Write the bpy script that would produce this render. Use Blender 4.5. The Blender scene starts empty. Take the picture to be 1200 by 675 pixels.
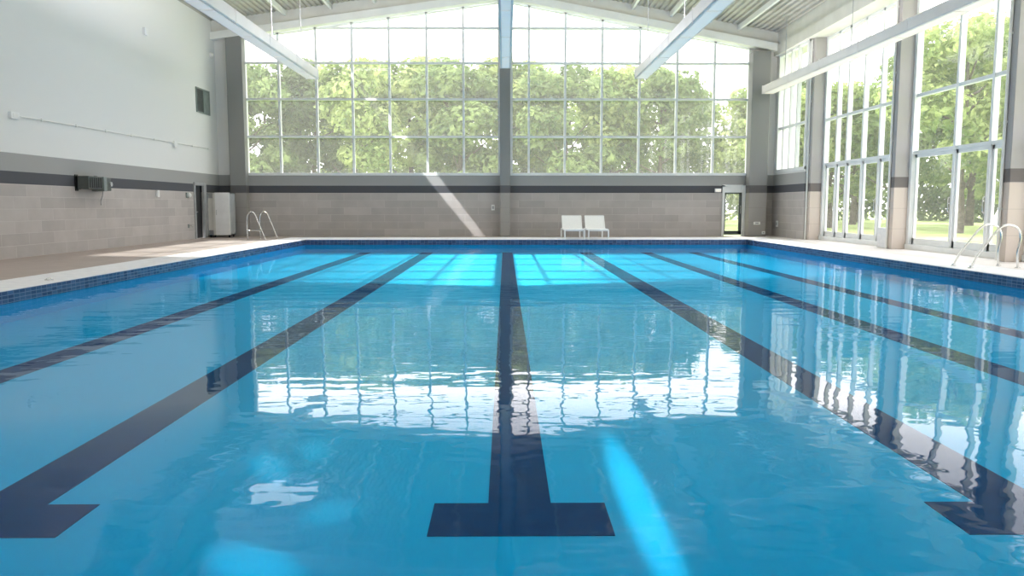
import bpy, bmesh, math, random
from math import sin, cos, tan, atan, pi, radians, sqrt
from mathutils import Vector, Matrix, Euler
random.seed(7)
S = bpy.context.scene
COL = S.collection

# ------------------------------------------------------------------ helpers
class MB:
    """collects shapes, then links them as ONE mesh object"""
    def __init__(s):
        s.v = []; s.f = []; s.smooth = []
    def _add(s, vs, fs, sm=False):
        o = len(s.v); s.v += [tuple(v) for v in vs]
        for f in fs:
            s.f.append(tuple(i + o for i in f)); s.smooth.append(sm)
        return s
    def box(s, x0, x1, y0, y1, z0, z1, M=None):
        vs = [Vector((x, y, z)) for x in (x0, x1) for y in (y0, y1) for z in (z0, z1)]
        if M is not None: vs = [M @ v for v in vs]
        fs = [(0, 1, 3, 2), (4, 6, 7, 5), (0, 4, 5, 1), (2, 3, 7, 6), (0, 2, 6, 4), (1, 5, 7, 3)]
        return s._add(vs, fs)
    def bbox(s, x0, x1, y0, y1, z0, z1, b=.01, M=None):
        """box with chamfered edges"""
        bm = bmesh.new()
        bmesh.ops.create_cube(bm, size=1)
        for v in bm.verts:
            v.co = Vector(((x0 + x1) / 2 + v.co.x * (x1 - x0), (y0 + y1) / 2 + v.co.y * (y1 - y0), (z0 + z1) / 2 + v.co.z * (z1 - z0)))
        bmesh.ops.bevel(bm, geom=list(bm.edges), offset=b, segments=2, affect='EDGES', profile=.5)
        bm.verts.index_update()
        vs = [(M @ v.co) if M is not None else v.co.copy() for v in bm.verts]
        fs = [tuple(v.index for v in f.verts) for f in bm.faces]
        bm.free()
        return s._add(vs, fs)
    def prism(s, poly, axis, a0, a1):
        """extrude a 2-D outline; axis 'y': (x,z) outline along y; 'x': (y,z); 'z': (x,y)"""
        n = len(poly); vs = []
        for a in (a0, a1):
            for p, q in poly:
                vs.append({'y': (p, a, q), 'x': (a, p, q), 'z': (p, q, a)}[axis])
        fs = [tuple(range(n)), tuple(range(2 * n - 1, n - 1, -1))]
        for i in range(n):
            j = (i + 1) % n; fs.append((i, i + n, j + n, j))
        return s._add(vs, fs)
    def tube(s, pts, r, n=10, closed=False):
        pts = [Vector(p) for p in pts]; m = len(pts); rings = []
        r = r if isinstance(r, (list, tuple)) else [r] * m
        t0 = (pts[1] - pts[0]).normalized()
        u = t0.orthogonal().normalized()
        vs = []
        for i in range(m):
            t = ((pts[min(i + 1, m - 1)] - pts[max(i - 1, 0)])).normalized()
            u = (u - t * u.dot(t)).normalized(); w = t.cross(u)
            for k in range(n):
                a = 2 * pi * k / n
                vs.append(pts[i] + (u * cos(a) + w * sin(a)) * r[i])
        fs = []
        for i in range(m - 1):
            for k in range(n):
                k2 = (k + 1) % n
                fs.append((i * n + k, i * n + k2, (i + 1) * n + k2, (i + 1) * n + k))
        o = len(s.v)
        s._add(vs, fs, True)
        s._add([vs[k] for k in range(n)], [tuple(range(n))[::-1]])
        s._add([vs[(m - 1) * n + k] for k in range(n)], [tuple(range(n))])
        return s
    def cyl(s, p, q, r, n=16, r2=None):
        return s.tube([p, q], [r, r if r2 is None else r2], n)
    def dome(s, c, r, axis=(0, 0, 1), h=None, n=16, m=6):
        h = h or r; ax = Vector(axis).normalized(); u = ax.orthogonal().normalized(); w = ax.cross(u); c = Vector(c)
        vs = []; fs = []
        for i in range(m):
            a = (pi / 2) * i / m
            for k in range(n):
                b = 2 * pi * k / n
                vs.append(c + (u * cos(b) + w * sin(b)) * r * cos(a) + ax * h * sin(a))
        vs.append(c + ax * h)
        for i in range(m - 1):
            for k in range(n):
                k2 = (k + 1) % n; fs.append((i * n + k, i * n + k2, (i + 1) * n + k2, (i + 1) * n + k))
        for k in range(n): fs.append(((m - 1) * n + k, (m - 1) * n + (k + 1) % n, m * n))
        fs.append(tuple(range(n))[::-1])
        return s._add(vs, fs, True)
    def mesh(s, name, mat):
        me = bpy.data.meshes.new(name); me.from_pydata(s.v, [], s.f)
        me.polygons.foreach_set('use_smooth', s.smooth); me.materials.append(mat); me.update()
        return me
    def build(s, name, mat, parent=None, **kw):
        o = bpy.data.objects.new(name, s.mesh(name, mat)); COL.objects.link(o)
        if parent is not None:
            o.parent = parent
            o.matrix_parent_inverse = Matrix.Identity(4)
        return tag(o, **kw)

def tag(o, label=None, cat=None, group=None, kind=None):
    if label: o['label'] = label
    if cat: o['category'] = cat
    if group: o['group'] = group
    if kind: o['kind'] = kind
    return o
def empty(name, loc=(0, 0, 0), rz=0, **kw):
    o = bpy.data.objects.new(name, None); COL.objects.link(o); o.location = loc; o.rotation_euler = (0, 0, rz)
    o.empty_display_size = .2
    return tag(o, **kw)
def copy_tree(o, parent=None):
    c = o.copy(); COL.objects.link(c)
    if parent is not None: c.parent = parent
    for ch in [x for x in COL.objects if x.parent == o]: copy_tree(ch, c)
    return c
def smooth(pts, k=6):
    P = [Vector(p) for p in pts]; out = []
    for i in range(len(P) - 1):
        p0 = P[max(i - 1, 0)]; p1 = P[i]; p2 = P[i + 1]; p3 = P[min(i + 2, len(P) - 1)]
        for j in range(k):
            t = j / k
            out.append(.5 * ((2 * p1) + (p2 - p0) * t + (2 * p0 - 5 * p1 + 4 * p2 - p3) * t * t + (3 * p1 - p0 - 3 * p2 + p3) * t ** 3))
    out.append(P[-1]); return out

# ------------------------------------------------------------------ materials
def mat(name, col=(.8, .8, .8), rough=.6, metal=0, spec=.5):
    m = bpy.data.materials.new(name); m.use_nodes = True
    b = m.node_tree.nodes['Principled BSDF']
    b.inputs['Base Color'].default_value = (*col, 1); b.inputs['Roughness'].default_value = rough
    b.inputs['Metallic'].default_value = metal; b.inputs['Specular IOR Level'].default_value = spec
    return m
def N(m, t, **kw):
    n = m.node_tree.nodes.new(t)
    for k, v in kw.items():
        if k in n.inputs: n.inputs[k].default_value = v
        else: setattr(n, k, v)
    return n
def L(m, a, b): m.node_tree.links.new(a, b)
def noisy(m, c1, c2, scale=3, detail=4, stretch=(1, 1, 1), bump=0.0):
    """procedural tone variation (real wear and grain of the surface)"""
    b = m.node_tree.nodes['Principled BSDF']
    tc = N(m, 'ShaderNodeTexCoord'); mp = N(m, 'ShaderNodeMapping'); mp.inputs['Scale'].default_value = stretch
    nz = N(m, 'ShaderNodeTexNoise'); nz.inputs['Scale'].default_value = scale; nz.inputs['Detail'].default_value = detail
    r = N(m, 'ShaderNodeValToRGB'); r.color_ramp.elements[0].position = .35; r.color_ramp.elements[1].position = .65
    r.color_ramp.elements[0].color = (*c1, 1); r.color_ramp.elements[1].color = (*c2, 1)
    L(m, tc.outputs['Object'], mp.inputs['Vector']); L(m, mp.outputs['Vector'], nz.inputs['Vector'])
    L(m, nz.outputs['Fac'], r.inputs['Fac']); L(m, r.outputs['Color'], b.inputs['Base Color'])
    if bump:
        bp = N(m, 'ShaderNodeBump'); bp.inputs['Distance'].default_value = bump
        L(m, nz.outputs['Fac'], bp.inputs['Height']); L(m, bp.outputs['Normal'], b.inputs['Normal'])
    return m

def wall_mat(name, swap):
    """painted wall: white above 2.6 m, grey, dark stripe, then masonry blocks"""
    m = mat(name, rough=.75, spec=.25); b = m.node_tree.nodes['Principled BSDF']
    tc = N(m, 'ShaderNodeTexCoord'); sp = N(m, 'ShaderNodeSeparateXYZ'); L(m, tc.outputs['Object'], sp.inputs[0])
    cb = N(m, 'ShaderNodeCombineXYZ')
    L(m, sp.outputs['Y' if swap else 'X'], cb.inputs['X']); L(m, sp.outputs['Z'], cb.inputs['Y'])
    br = N(m, 'ShaderNodeTexBrick'); L(m, cb.outputs[0], br.inputs['Vector'])
    for k, v in {'Scale': 1, 'Brick Width': 1.15, 'Row Height': .305, 'Mortar Size': .008, 'Mortar Smooth': .3, 'Bias': -.2}.items(): br.inputs[k].default_value = v
    br.inputs['Color1'].default_value = (.43, .40, .385, 1); br.inputs['Color2'].default_value = (.52, .485, .465, 1); br.inputs['Mortar'].default_value = (.56, .53, .51, 1)
    nz = N(m, 'ShaderNodeTexNoise'); nz.inputs['Scale'].default_value = 1.6; nz.inputs['Detail'].default_value = 5; L(m, cb.outputs[0], nz.inputs['Vector'])
    mx = N(m, 'ShaderNodeMixRGB'); mx.blend_type = 'OVERLAY'; mx.inputs['Fac'].default_value = .15
    L(m, br.outputs['Color'], mx.inputs['Color1']); L(m, nz.outputs['Fac'], mx.inputs['Color2'])
    last = mx.outputs['Color']
    for z, c in ((1.84, (.085, .088, .10)), (2.15, (.36, .36, .355)), (2.6, (.80, .80, .79))):
        gt = N(m, 'ShaderNodeMath'); gt.operation = 'GREATER_THAN'; gt.inputs[1].default_value = z; L(m, sp.outputs['Z'], gt.inputs[0])
        x = N(m, 'ShaderNodeMixRGB'); L(m, gt.outputs[0], x.inputs['Fac']); L(m, last, x.inputs['Color1']); x.inputs['Color2'].default_value = (*c, 1)
        last = x.outputs['Color']
    L(m, last, b.inputs['Base Color'])
    bp = N(m, 'ShaderNodeBump'); bp.inputs['Distance'].default_value = .004; bp.inputs['Strength'].default_value = .6
    lt = N(m, 'ShaderNodeMath'); lt.operation = 'LESS_THAN'; lt.inputs[1].default_value = 1.84; L(m, sp.outputs['Z'], lt.inputs[0])
    inv = N(m, 'ShaderNodeMath'); inv.operation = 'MULTIPLY'; L(m, br.outputs['Fac'], inv.inputs[0]); L(m, lt.outputs[0], inv.inputs[1])
    bp.invert = True; L(m, inv.outputs[0], bp.inputs['Height']); L(m, bp.outputs['Normal'], b.inputs['Normal'])
    return m
def column_mat(name, up, lo, dark=(.12, .115, .12)):
    m = mat(name, rough=.6, spec=.3); b = m.node_tree.nodes['Principled BSDF']
    tc = N(m, 'ShaderNodeTexCoord'); sp = N(m, 'ShaderNodeSeparateXYZ'); L(m, tc.outputs['Object'], sp.inputs[0])
    fr = N(m, 'ShaderNodeMath'); fr.operation = 'PINGPONG'; fr.inputs[1].default_value = .305; L(m, sp.outputs['Z'], fr.inputs[0])
    jt = N(m, 'ShaderNodeMath'); jt.operation = 'LESS_THAN'; jt.inputs[1].default_value = .007; L(m, fr.outputs[0], jt.inputs[0])
    last = None
    jm = N(m, 'ShaderNodeMixRGB'); L(m, jt.outputs[0], jm.inputs['Fac']); jm.inputs['Color1'].default_value = (*lo, 1); jm.inputs['Color2'].default_value = tuple(c * .8 for c in lo) + (1,)
    last = jm.outputs[0]
    for z, c in ((1.84, dark), (2.15, up)):
        gt = N(m, 'ShaderNodeMath'); gt.operation = 'GREATER_THAN'; gt.inputs[1].default_value = z; L(m, sp.outputs['Z'], gt.inputs[0])
        x = N(m, 'ShaderNodeMixRGB'); L(m, gt.outputs[0], x.inputs['Fac']); L(m, last, x.inputs['Color1']); x.inputs['Color2'].default_value = (*c, 1)
        last = x.outputs['Color']
    L(m, last, b.inputs['Base Color'])
    return m
def tile_mat(name, c1, c2, mortar, w, rough=.4, msize=.006, off=.0, bump=.002):
    m = mat(name, rough=rough, spec=.4); b = m.node_tree.nodes['Principled BSDF']
    tc = N(m, 'ShaderNodeTexCoord'); br = N(m, 'ShaderNodeTexBrick'); br.offset = off
    for k, v in {'Scale': 1, 'Brick Width': w, 'Row Height': w, 'Mortar Size': msize, 'Mortar Smooth': .1, 'Bias': 0}.items(): br.inputs[k].default_value = v
    br.inputs['Color1'].default_value = (*c1, 1); br.inputs['Color2'].default_value = (*c2, 1); br.inputs['Mortar'].default_value = (*mortar, 1)
    L(m, tc.outputs['Object'], br.inputs['Vector']); L(m, br.outputs['Color'], b.inputs['Base Color'])
    return m
def band_tile_mat(name):
    """small waterline mosaic on vertical walls"""
    m = mat(name, rough=.25); b = m.node_tree.nodes['Principled BSDF']
    tc = N(m, 'ShaderNodeTexCoord'); sp = N(m, 'ShaderNodeSeparateXYZ'); L(m, tc.outputs['Object'], sp.inputs[0])
    ad = N(m, 'ShaderNodeMath'); ad.operation = 'ADD'; L(m, sp.outputs['X'], ad.inputs[0]); L(m, sp.outputs['Y'], ad.inputs[1])
    cb = N(m, 'ShaderNodeCombineXYZ'); L(m, ad.outputs[0], cb.inputs['X']); L(m, sp.outputs['Z'], cb.inputs['Y'])
    br = N(m, 'ShaderNodeTexBrick'); br.offset = 0
    for k, v in {'Scale': 1, 'Brick Width': .15, 'Row Height': .06, 'Mortar Size': .005}.items(): br.inputs[k].default_value = v
    br.inputs['Color1'].default_value = (.02, .045, .12, 1); br.inputs['Color2'].default_value = (.05, .11, .23, 1); br.inputs['Mortar'].default_value = (.17, .22, .32, 1)
    L(m, cb.outputs[0], br.inputs['Vector']); L(m, br.outputs['Color'], b.inputs['Base Color'])
    return m

def water_mat():
    m = bpy.data.materials.new('pool_water'); m.use_nodes = True; nt = m.node_tree
    for n in list(nt.nodes): nt.nodes.remove(n)
    out = N(m, 'ShaderNodeOutputMaterial')
    tr = N(m, 'ShaderNodeBsdfTransparent'); tr.inputs['Color'].default_value = (.22, .91, 1.0, 1)
    gl = N(m, 'ShaderNodeBsdfGlossy'); gl.inputs['Roughness'].default_value = .015; gl.inputs['Color'].default_value = (1, 1, 1, 1)
    tc = N(m, 'ShaderNodeTexCoord')
    mp = N(m, 'ShaderNodeMapping'); mp.inputs['Scale'].default_value = (.55, 1.5, 1); L(m, tc.outputs['Object'], mp.inputs[0])
    n1 = N(m, 'ShaderNodeTexNoise'); n1.inputs['Scale'].default_value = 1.4; n1.inputs['Detail'].default_value = 2.5; n1.inputs['Roughness'].default_value = .45; L(m, mp.outputs[0], n1.inputs['Vector'])
    mp2 = N(m, 'ShaderNodeMapping'); mp2.inputs['Scale'].default_value = (1.0, 1.2, 1); L(m, tc.outputs['Object'], mp2.inputs[0])
    n2 = N(m, 'ShaderNodeTexNoise'); n2.inputs['Scale'].default_value = 5.0; n2.inputs['Detail'].default_value = 1.0; L(m, mp2.outputs[0], n2.inputs['Vector'])
    # where the surface is ruffled: patches of breeze
    n3 = N(m, 'ShaderNodeTexNoise'); n3.inputs['Scale'].default_value = .25; n3.inputs['Detail'].default_value = 1; L(m, tc.outputs['Object'], n3.inputs['Vector'])
    r3 = N(m, 'ShaderNodeMapRange'); r3.inputs['From Min'].default_value = .35; r3.inputs['From Max'].default_value = .6; r3.inputs['To Min'].default_value = .35; L(m, n3.outputs['Fac'], r3.inputs['Value'])
    mu = N(m, 'ShaderNodeMath'); mu.operation = 'MULTIPLY'; L(m, n2.outputs['Fac'], mu.inputs[0]); mu.inputs[1].default_value = .22
    ad = N(m, 'ShaderNodeMath'); ad.operation = 'ADD'; L(m, n1.outputs['Fac'], ad.inputs[0]); L(m, mu.outputs[0], ad.inputs[1])
    m4 = N(m, 'ShaderNodeMath'); m4.operation = 'MULTIPLY'; L(m, ad.outputs[0], m4.inputs[0]); L(m, r3.outputs[0], m4.inputs[1])
    bp = N(m, 'ShaderNodeBump'); bp.inputs['Strength'].default_value = 1; bp.inputs['Distance'].default_value = .0085; L(m, m4.outputs[0], bp.inputs['Height'])
    L(m, bp.outputs[0], gl.inputs['Normal'])
    fr = N(m, 'ShaderNodeFresnel'); fr.inputs['IOR'].default_value = 1.33
    pw = N(m, 'ShaderNodeMath'); pw.operation = 'POWER'; pw.inputs[1].default_value = 2.4; L(m, fr.outputs[0], pw.inputs[0])
    k = N(m, 'ShaderNodeMath'); k.operation = 'MULTIPLY'; k.inputs[1].default_value = 7.0; k.use_clamp = True; L(m, pw.outputs[0], k.inputs[0])
    mn = N(m, 'ShaderNodeMath'); mn.operation = 'MINIMUM'; mn.inputs[1].default_value = .25; L(m, k.outputs[0], mn.inputs[0])
    mx = N(m, 'ShaderNodeMixShader'); L(m, mn.outputs[0], mx.inputs[0]); L(m, tr.outputs[0], mx.inputs[1]); L(m, gl.outputs[0], mx.inputs[2])
    L(m, mx.outputs[0], out.inputs['Surface'])
    return m
def glass_mat():
    m = bpy.data.materials.new('window_glass'); m.use_nodes = True; nt = m.node_tree
    for n in list(nt.nodes): nt.nodes.remove(n)
    out = N(m, 'ShaderNodeOutputMaterial'); tr = N(m, 'ShaderNodeBsdfTransparent'); tr.inputs['Color'].default_value = (.97, .97, .97, 1)
    gl = N(m, 'ShaderNodeBsdfGlossy'); gl.inputs['Roughness'].default_value = .02
    d1 = N(m, 'ShaderNodeBsdfDiffuse'); d1.inputs['Color'].default_value = (.92, .91, .9, 1)
    d2 = N(m, 'ShaderNodeBsdfTranslucent'); d2.inputs['Color'].default_value = (.92, .91, .9, 1)
    df = N(m, 'ShaderNodeMixShader'); df.inputs[0].default_value = .6; L(m, d1.outputs[0], df.inputs[1]); L(m, d2.outputs[0], df.inputs[2])
    a = N(m, 'ShaderNodeMixShader'); a.inputs[0].default_value = .03; L(m, tr.outputs[0], a.inputs[1]); L(m, gl.outputs[0], a.inputs[2])
    b = N(m, 'ShaderNodeMixShader'); b.inputs[0].default_value = .055; L(m, a.outputs[0], b.inputs[1]); L(m, df.outputs[0], b.inputs[2])   # milky veil put into the glass for the haze over the view
    L(m, b.outputs[0], out.inputs['Surface']); return m
def leaf_mat(name, c1, c2):
    m = bpy.data.materials.new(name); m.use_nodes = True; nt = m.node_tree
    for n in list(nt.nodes): nt.nodes.remove(n)
    out = N(m, 'ShaderNodeOutputMaterial'); df = N(m, 'ShaderNodeBsdfDiffuse'); tl = N(m, 'ShaderNodeBsdfTranslucent')
    tc = N(m, 'ShaderNodeTexCoord'); nz = N(m, 'ShaderNodeTexNoise'); nz.inputs['Scale'].default_value = .45; nz.inputs['Detail'].default_value = 6; nz.inputs['Roughness'].default_value = .75
    r = N(m, 'ShaderNodeValToRGB'); r.color_ramp.elements[0].position = .40; r.color_ramp.elements[1].position = .62
    r.color_ramp.elements[0].color = (*c1, 1); r.color_ramp.elements[1].color = (*c2, 1)
    L(m, tc.outputs['Object'], nz.inputs['Vector']); L(m, nz.outputs['Fac'], r.inputs['Fac'])
    L(m, r.outputs[0], df.inputs['Color']); L(m, r.outputs[0], tl.inputs['Color'])
    mx = N(m, 'ShaderNodeMixShader'); mx.inputs[0].default_value = .5; L(m, df.outputs[0], mx.inputs[1]); L(m, tl.outputs[0], mx.inputs[2])
    L(m, mx.outputs[0], out.inputs['Surface']); return m

BZ = 0.75
M = {}
M['wall_side'] = wall_mat('painted_block_side', True)
M['wall_end'] = wall_mat('painted_block_end', False)
M['column'] = column_mat('grey_column', (.27, .27, .265), (.36, .34, .32))
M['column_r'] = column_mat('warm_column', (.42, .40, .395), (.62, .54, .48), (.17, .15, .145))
M['frame'] = noisy(mat('white_aluminium', rough=.35), (.78, .80, .80), (.83, .85, .85), 2)
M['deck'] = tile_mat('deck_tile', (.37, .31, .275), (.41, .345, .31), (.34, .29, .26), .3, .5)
M['deck_sunlit'] = tile_mat('sunlit_deck_tile', (.74, .70, .67), (.78, .74, .71), (.68, .65, .62), .3, .5)  # deck tile lightened to stand for the strong light on this side
M['coping'] = noisy(mat('coping_stone', rough=.5), (.74, .75, .78), (.84, .84, .85), 6, bump=.002)
M['band'] = band_tile_mat('waterline_mosaic')
M['basin'] = tile_mat('basin_tile', (.010, .40, .69), (.011, .41, .705), (.010, .39, .68), .3, .4, .004)
M['basin'].node_tree.nodes['Principled BSDF'].inputs['Specular IOR Level'].default_value = .08
M['lane'] = noisy(mat('lane_tile', rough=.7, spec=.05), (.005, .034, .13), (.007, .042, .15), 8)
M['water'] = water_mat(); M['glass'] = glass_mat()
M['roof'] = noisy(mat('roof_deck_metal', rough=.5), (.42, .40, .36), (.50, .48, .44), 1.2)
M['steel_w'] = noisy(mat('cream_painted_steel', rough=.5), (.66, .65, .60), (.72, .71, .66), 1.5)
M['steel_l'] = noisy(mat('white_painted_steel', rough=.45), (.82, .82, .79), (.87, .87, .84), 1.5)
M['light_body'] = noisy(mat('pale_green_enamel', rough=.35), (.80, .74, .72), (.85, .79, .77), 1.5)
M['lens'] = noisy(mat('frosted_lens', rough=.5), (.86, .78, .70), (.90, .82, .74), 2)
b = M['lens'].node_tree.nodes['Principled BSDF']; b.inputs['Emission Color'].default_value = (1, .97, .95, 1); b.inputs['Emission Strength'].default_value = .22
M['white'] = noisy(mat('white_enamel', rough=.4), (.82, .82, .82), (.88, .88, .88), 3)
M['sling'] = noisy(mat('white_sling_fabric', rough=.7), (.84, .84, .83), (.90, .90, .89), 40)
M['chrome'] = noisy(mat('polished_steel', rough=.22, metal=1), (.75, .74, .72), (.82, .81, .79), 5)
M['dark'] = noisy(mat('black_metal', rough=.45), (.012, .014, .017), (.02, .022, .026), 4)
M['dkgrey'] = noisy(mat('dark_grey_green_metal', rough=.5), (.06, .075, .075), (.09, .105, .10), 4)
M['mdgrey'] = noisy(mat('grey_green_metal', rough=.5), (.20, .24, .23), (.25, .29, .28), 4)
M['rubber'] = noisy(mat('black_rubber', rough=.8), (.015, .015, .015), (.03, .03, .03), 9)
M['bark'] = noisy(mat('bark', rough=.9), (.07, .055, .04), (.16, .13, .10), 5, bump=.02)
M['grass'] = noisy(mat('lawn_grass', rough=.9, spec=.1), (.30, .40, .13), (.46, .54, .22), .35, 8)
M['leaf1'] = leaf_mat('leaf_mid', (.10, .17, .06), (.38, .48, .20))
M['leaf2'] = leaf_mat('leaf_bright', (.15, .24, .07), (.58, .66, .28))
M['leaf3'] = leaf_mat('leaf_deep', (.08, .125, .055), (.25, .33, .15))
M['grey'] = noisy(mat('grey_plastic', rough=.5), (.35, .36, .37), (.42, .43, .44), 5)
m = bpy.data.materials.new('lamp_diffuser'); m.use_nodes = True
b = m.node_tree.nodes['Principled BSDF']; b.inputs['Emission Color'].default_value = (.9, .95, 1, 1); b.inputs['Emission Strength'].default_value = 3.5
M['lamp'] = m

# ------------------------------------------------------------------ dimensions (metres; y runs down the hall)
XL, XR, YB, YF = -12.2, 12.1, -3.0, 34.6
PX0, PX1, PY0, PY1 = -7.62, 9.3, 1.7, 30.7
ZW, ZF = -.18, -.48
SL, SR, AP = .138, .185, 9.82          # underside of the gable beam
def under(x): return AP - (SL * -x if x < 0 else SR * x)
ST = dict(kind='structure')

# ------------------------------------------------------------------ deck, coping, basin, water
d = MB(); T = .25; cw = 1.12; cf = 2.2
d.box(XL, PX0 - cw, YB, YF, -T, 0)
q = MB(); q.box(PX1 + cw, XR, YB, YF, -T, 0); q.build('floor', M['deck_sunlit'], label='deck coloured sun-bright between the pool and the tall glazed doors', **ST)
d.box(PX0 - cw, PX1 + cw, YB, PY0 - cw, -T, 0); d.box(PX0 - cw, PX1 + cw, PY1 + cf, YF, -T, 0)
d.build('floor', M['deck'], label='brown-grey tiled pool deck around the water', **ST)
c = MB()
c.box(PX0 - cw, PX0, PY0 - cw, PY1 + cf, -.12, .012); c.box(PX1, PX1 + cw, PY0 - cw, PY1 + cf, -.12, .012)
c.box(PX0, PX1, PY0 - cw, PY0, -.12, .012); c.box(PX0, PX1, PY1, PY1 + cf, -.12, .012)
c.build('trim_1', M['coping'], label='white coping stones edging the pool', **ST)
pb = empty('pool_basin', (0, 0, 0), label='light blue shallow pool basin with dark lane lines', **ST)
b = MB(); b.box(PX0 - .2, PX1 + .2, PY0 - .2, PY1 + .2, ZF - .2, ZF); b.build('basin_floor', M['basin'], pb)
b = MB(); w = .2
b.box(PX0 - w, PX0, PY0 - w, PY1 + w, ZF, -.12); b.box(PX1, PX1 + w, PY0 - w, PY1 + w, ZF, -.12)
b.box(PX0, PX1, PY0 - w, PY0, ZF, -.12); b.box(PX0, PX1, PY1, PY1 + w, ZF, -.12)
b.build('basin_wall', M['basin'], pb)
b = MB(); w = .012
b.box(PX0, PX0 + w, PY0, PY1, -.195, -.0); b.box(PX1 - w, PX1, PY0, PY1, -.195, -.0)
b.box(PX0, PX1, PY0, PY0 + w, -.195, -.0); b.box(PX0, PX1, PY1 - w, PY1, -.195, -.0)
b.build('waterline_tile', M['band'], pb, label='dark blue mosaic band at the waterline')
for x, w, tw in ((-5.28, .40, 1.05), (-2.95, .42, 1.05), (.085, .375, 1.02), (3.05, .44, 1.05), (5.35, .40, 1.05), (7.15, .38, 1.0)):
    y0 = 4.18
    l = MB(); z0, z1 = ZF - .01, ZF + .004
    l.prism([(x - tw / 2, y0), (x + tw / 2, y0), (x + tw / 2, y0 + .48), (x + w / 2, y0 + .48), (x + w / 2, PY1 - .2), (x - w / 2, PY1 - .2), (x - w / 2, y0 + .48), (x - tw / 2, y0 + .48)], 'z', z0, z1)
    l.build('lane_line', M['lane'], pb, label='dark navy lane line ending in a T')
# water: a gentle swell lowers the surface by a few centimetres near the camera end
def swell(y):
    z = 0; n = 40
    def s(t):
        up = max(0, min(1, (t - 3.3) / .7)); dn = max(0, min(1, (6.6 - t) / 1.6))
        up = up * up * (3 - 2 * up); dn = dn * dn * (3 - 2 * dn)
        return .020 * up * dn
    if y < 7:
        h = (7 - y) / n
        z = -sum(s(y + (i + .5) * h) for i in range(n)) * h
    return z
ys = [PY0 + .0121 + i * .1 for i in range(60)]
ys = [y for y in ys if y < 7.2] + [7.4 + i * .8 for i in range(30) if 7.4 + i * .8 < PY1 - .3] + [PY1 - .0121]
xs = [PX0 + .0121 + (PX1 - PX0 - .0242) * i / 12 for i in range(13)]
wt = MB(); nx = len(xs)
wt._add([(x, y, ZW + swell(y)) for y in ys for x in xs], [(j * nx + i, j * nx + i + 1, (j + 1) * nx + i + 1, (j + 1) * nx + i) for j in range(len(ys) - 1) for i in range(nx - 1)], True)
wt.build('pool_water', M['water'], label='clear turquoise pool water with gentle ripples', **ST)

# ------------------------------------------------------------------ walls
def top_poly(x0, x1, z0, dz=.75):
    p = [(x0, z0), (x1, z0), (x1, under(x1) + dz)]
    if x0 < 0 < x1: p.append((0, AP + dz))
    p.append((x0, under(x0) + dz)); return p
DL0, DL1, DLH = 31.75, 33.05, 2.2         # left door
w = MB()
HL = under(XL) + .8
w.box(XL - .3, XL, YB, DL0, -.25, HL); w.box(XL - .3, XL, DL1, YF + .3, -.25, HL); w.box(XL - .3, XL, DL0, DL1, DLH, HL)
w.box(XL - .3, XL - .25, DL0, DL1, -.25, DLH)
w.build('wall_left', M['wall_side'], label='long side wall, white above grey, dark stripe and pale blocks', **ST)
w = MB(); w.prism(top_poly(XL - .3, XR + .3, -.25), 'y', YB - .3, YB)
w.build('wall_back', M['wall_end'], label='end wall behind the camera', **ST)
DR0, DR1, DRH = 9.32, 10.2, 2.17
w = MB(); t = .3
w.box(XL, DR0, YF, YF + t, -.25, 2.6); w.box(DR1, XR + .3, YF, YF + t, -.25, 2.6); w.box(DR0, DR1, YF, YF + t, DRH, 2.6)
w.prism(top_poly(XL, -11.05, 2.6), 'y', YF, YF + t); w.prism(top_poly(10.42, XR + .3, 2.6), 'y', YF, YF + t)
w.build('wall_far', M['wall_end'], label='low far wall under the big windows, grey with a dark stripe', **ST)
# right side: solid bay next to the far corner, header above the glass
w = MB()
w.box(11.5, 11.8, 30.93, YF, -.25, 2.7); w.box(11.5, 11.8, 34.3, YF, 2.7, 7.55)
w.build('wall_right', M['wall_side'], label='grey striped wall below the corner window', **ST)
g = MB(); g.box(11.35, XR + .3, YB, YF, 7.55, 7.95); g.box(11.42, XR + .3, YB, YF, 7.95, 8.6)
g.build('trim_2', M['steel_w'], label='cream eave girder along the tall side windows', **ST)
# base kerb under the glazed bays
g = MB(); g.box(12.0, 12.3, YB, 30.7, -.25, .06)
g.build('trim_3', M['steel_l'], label='white threshold under the tall side windows', **ST)

# ------------------------------------------------------------------ pillars
pill = [18.5, 24.0, 30.62, 12.6, 6.8, 1.0]
names = {18.5: 'pale pillar right behind the pool handrails', 24.0: 'grey pillar between the two tall glazed door bays', 30.62: 'narrow grey pillar beside the corner window',
         12.6: 'pillar nearer than the handrails', 6.8: 'pillar near the shallow T lines', 1.0: 'pillar beside the near pool end'}
for y in pill:
    p = MB(); p.bbox(11.6, 12.06, y, y + .30, 0, 7.56, .012)
    o = p.build('pillar', M['column_r'], label=names[y], **ST)
    q = MB(); q.cyl((11.56, y + .24, 0.02), (11.56, y + .24, 7.5), .035, 10)
    for z in (1.2, 3.2, 5.2, 7.1): q.box(11.54, 11.6, y + .20, y + .28, z, z + .05)
    q.build('downpipe', M['steel_l'], o, label='thin white pipe on the pillar')
p = MB(); p.bbox(-11.6, -10.93, 34.2, YF, 0, under(-11) + .02, .015)
p.build('pillar', M['column'], label='dark grey corner column beside the white cabinet', **ST)
p = MB(); p.bbox(-.22, .22, 34.15, YF + .25, 0, AP, .015)
p.build('pillar', M['column'], label='grey column dividing the far window in two', **ST)
p = MB(); p.bbox(10.3, 11.05, 34.0, YF, 0, under(11.05) - .1, .015)
p.build('pillar', M['column'], label='grey corner column beside the far glass door', **ST)

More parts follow.
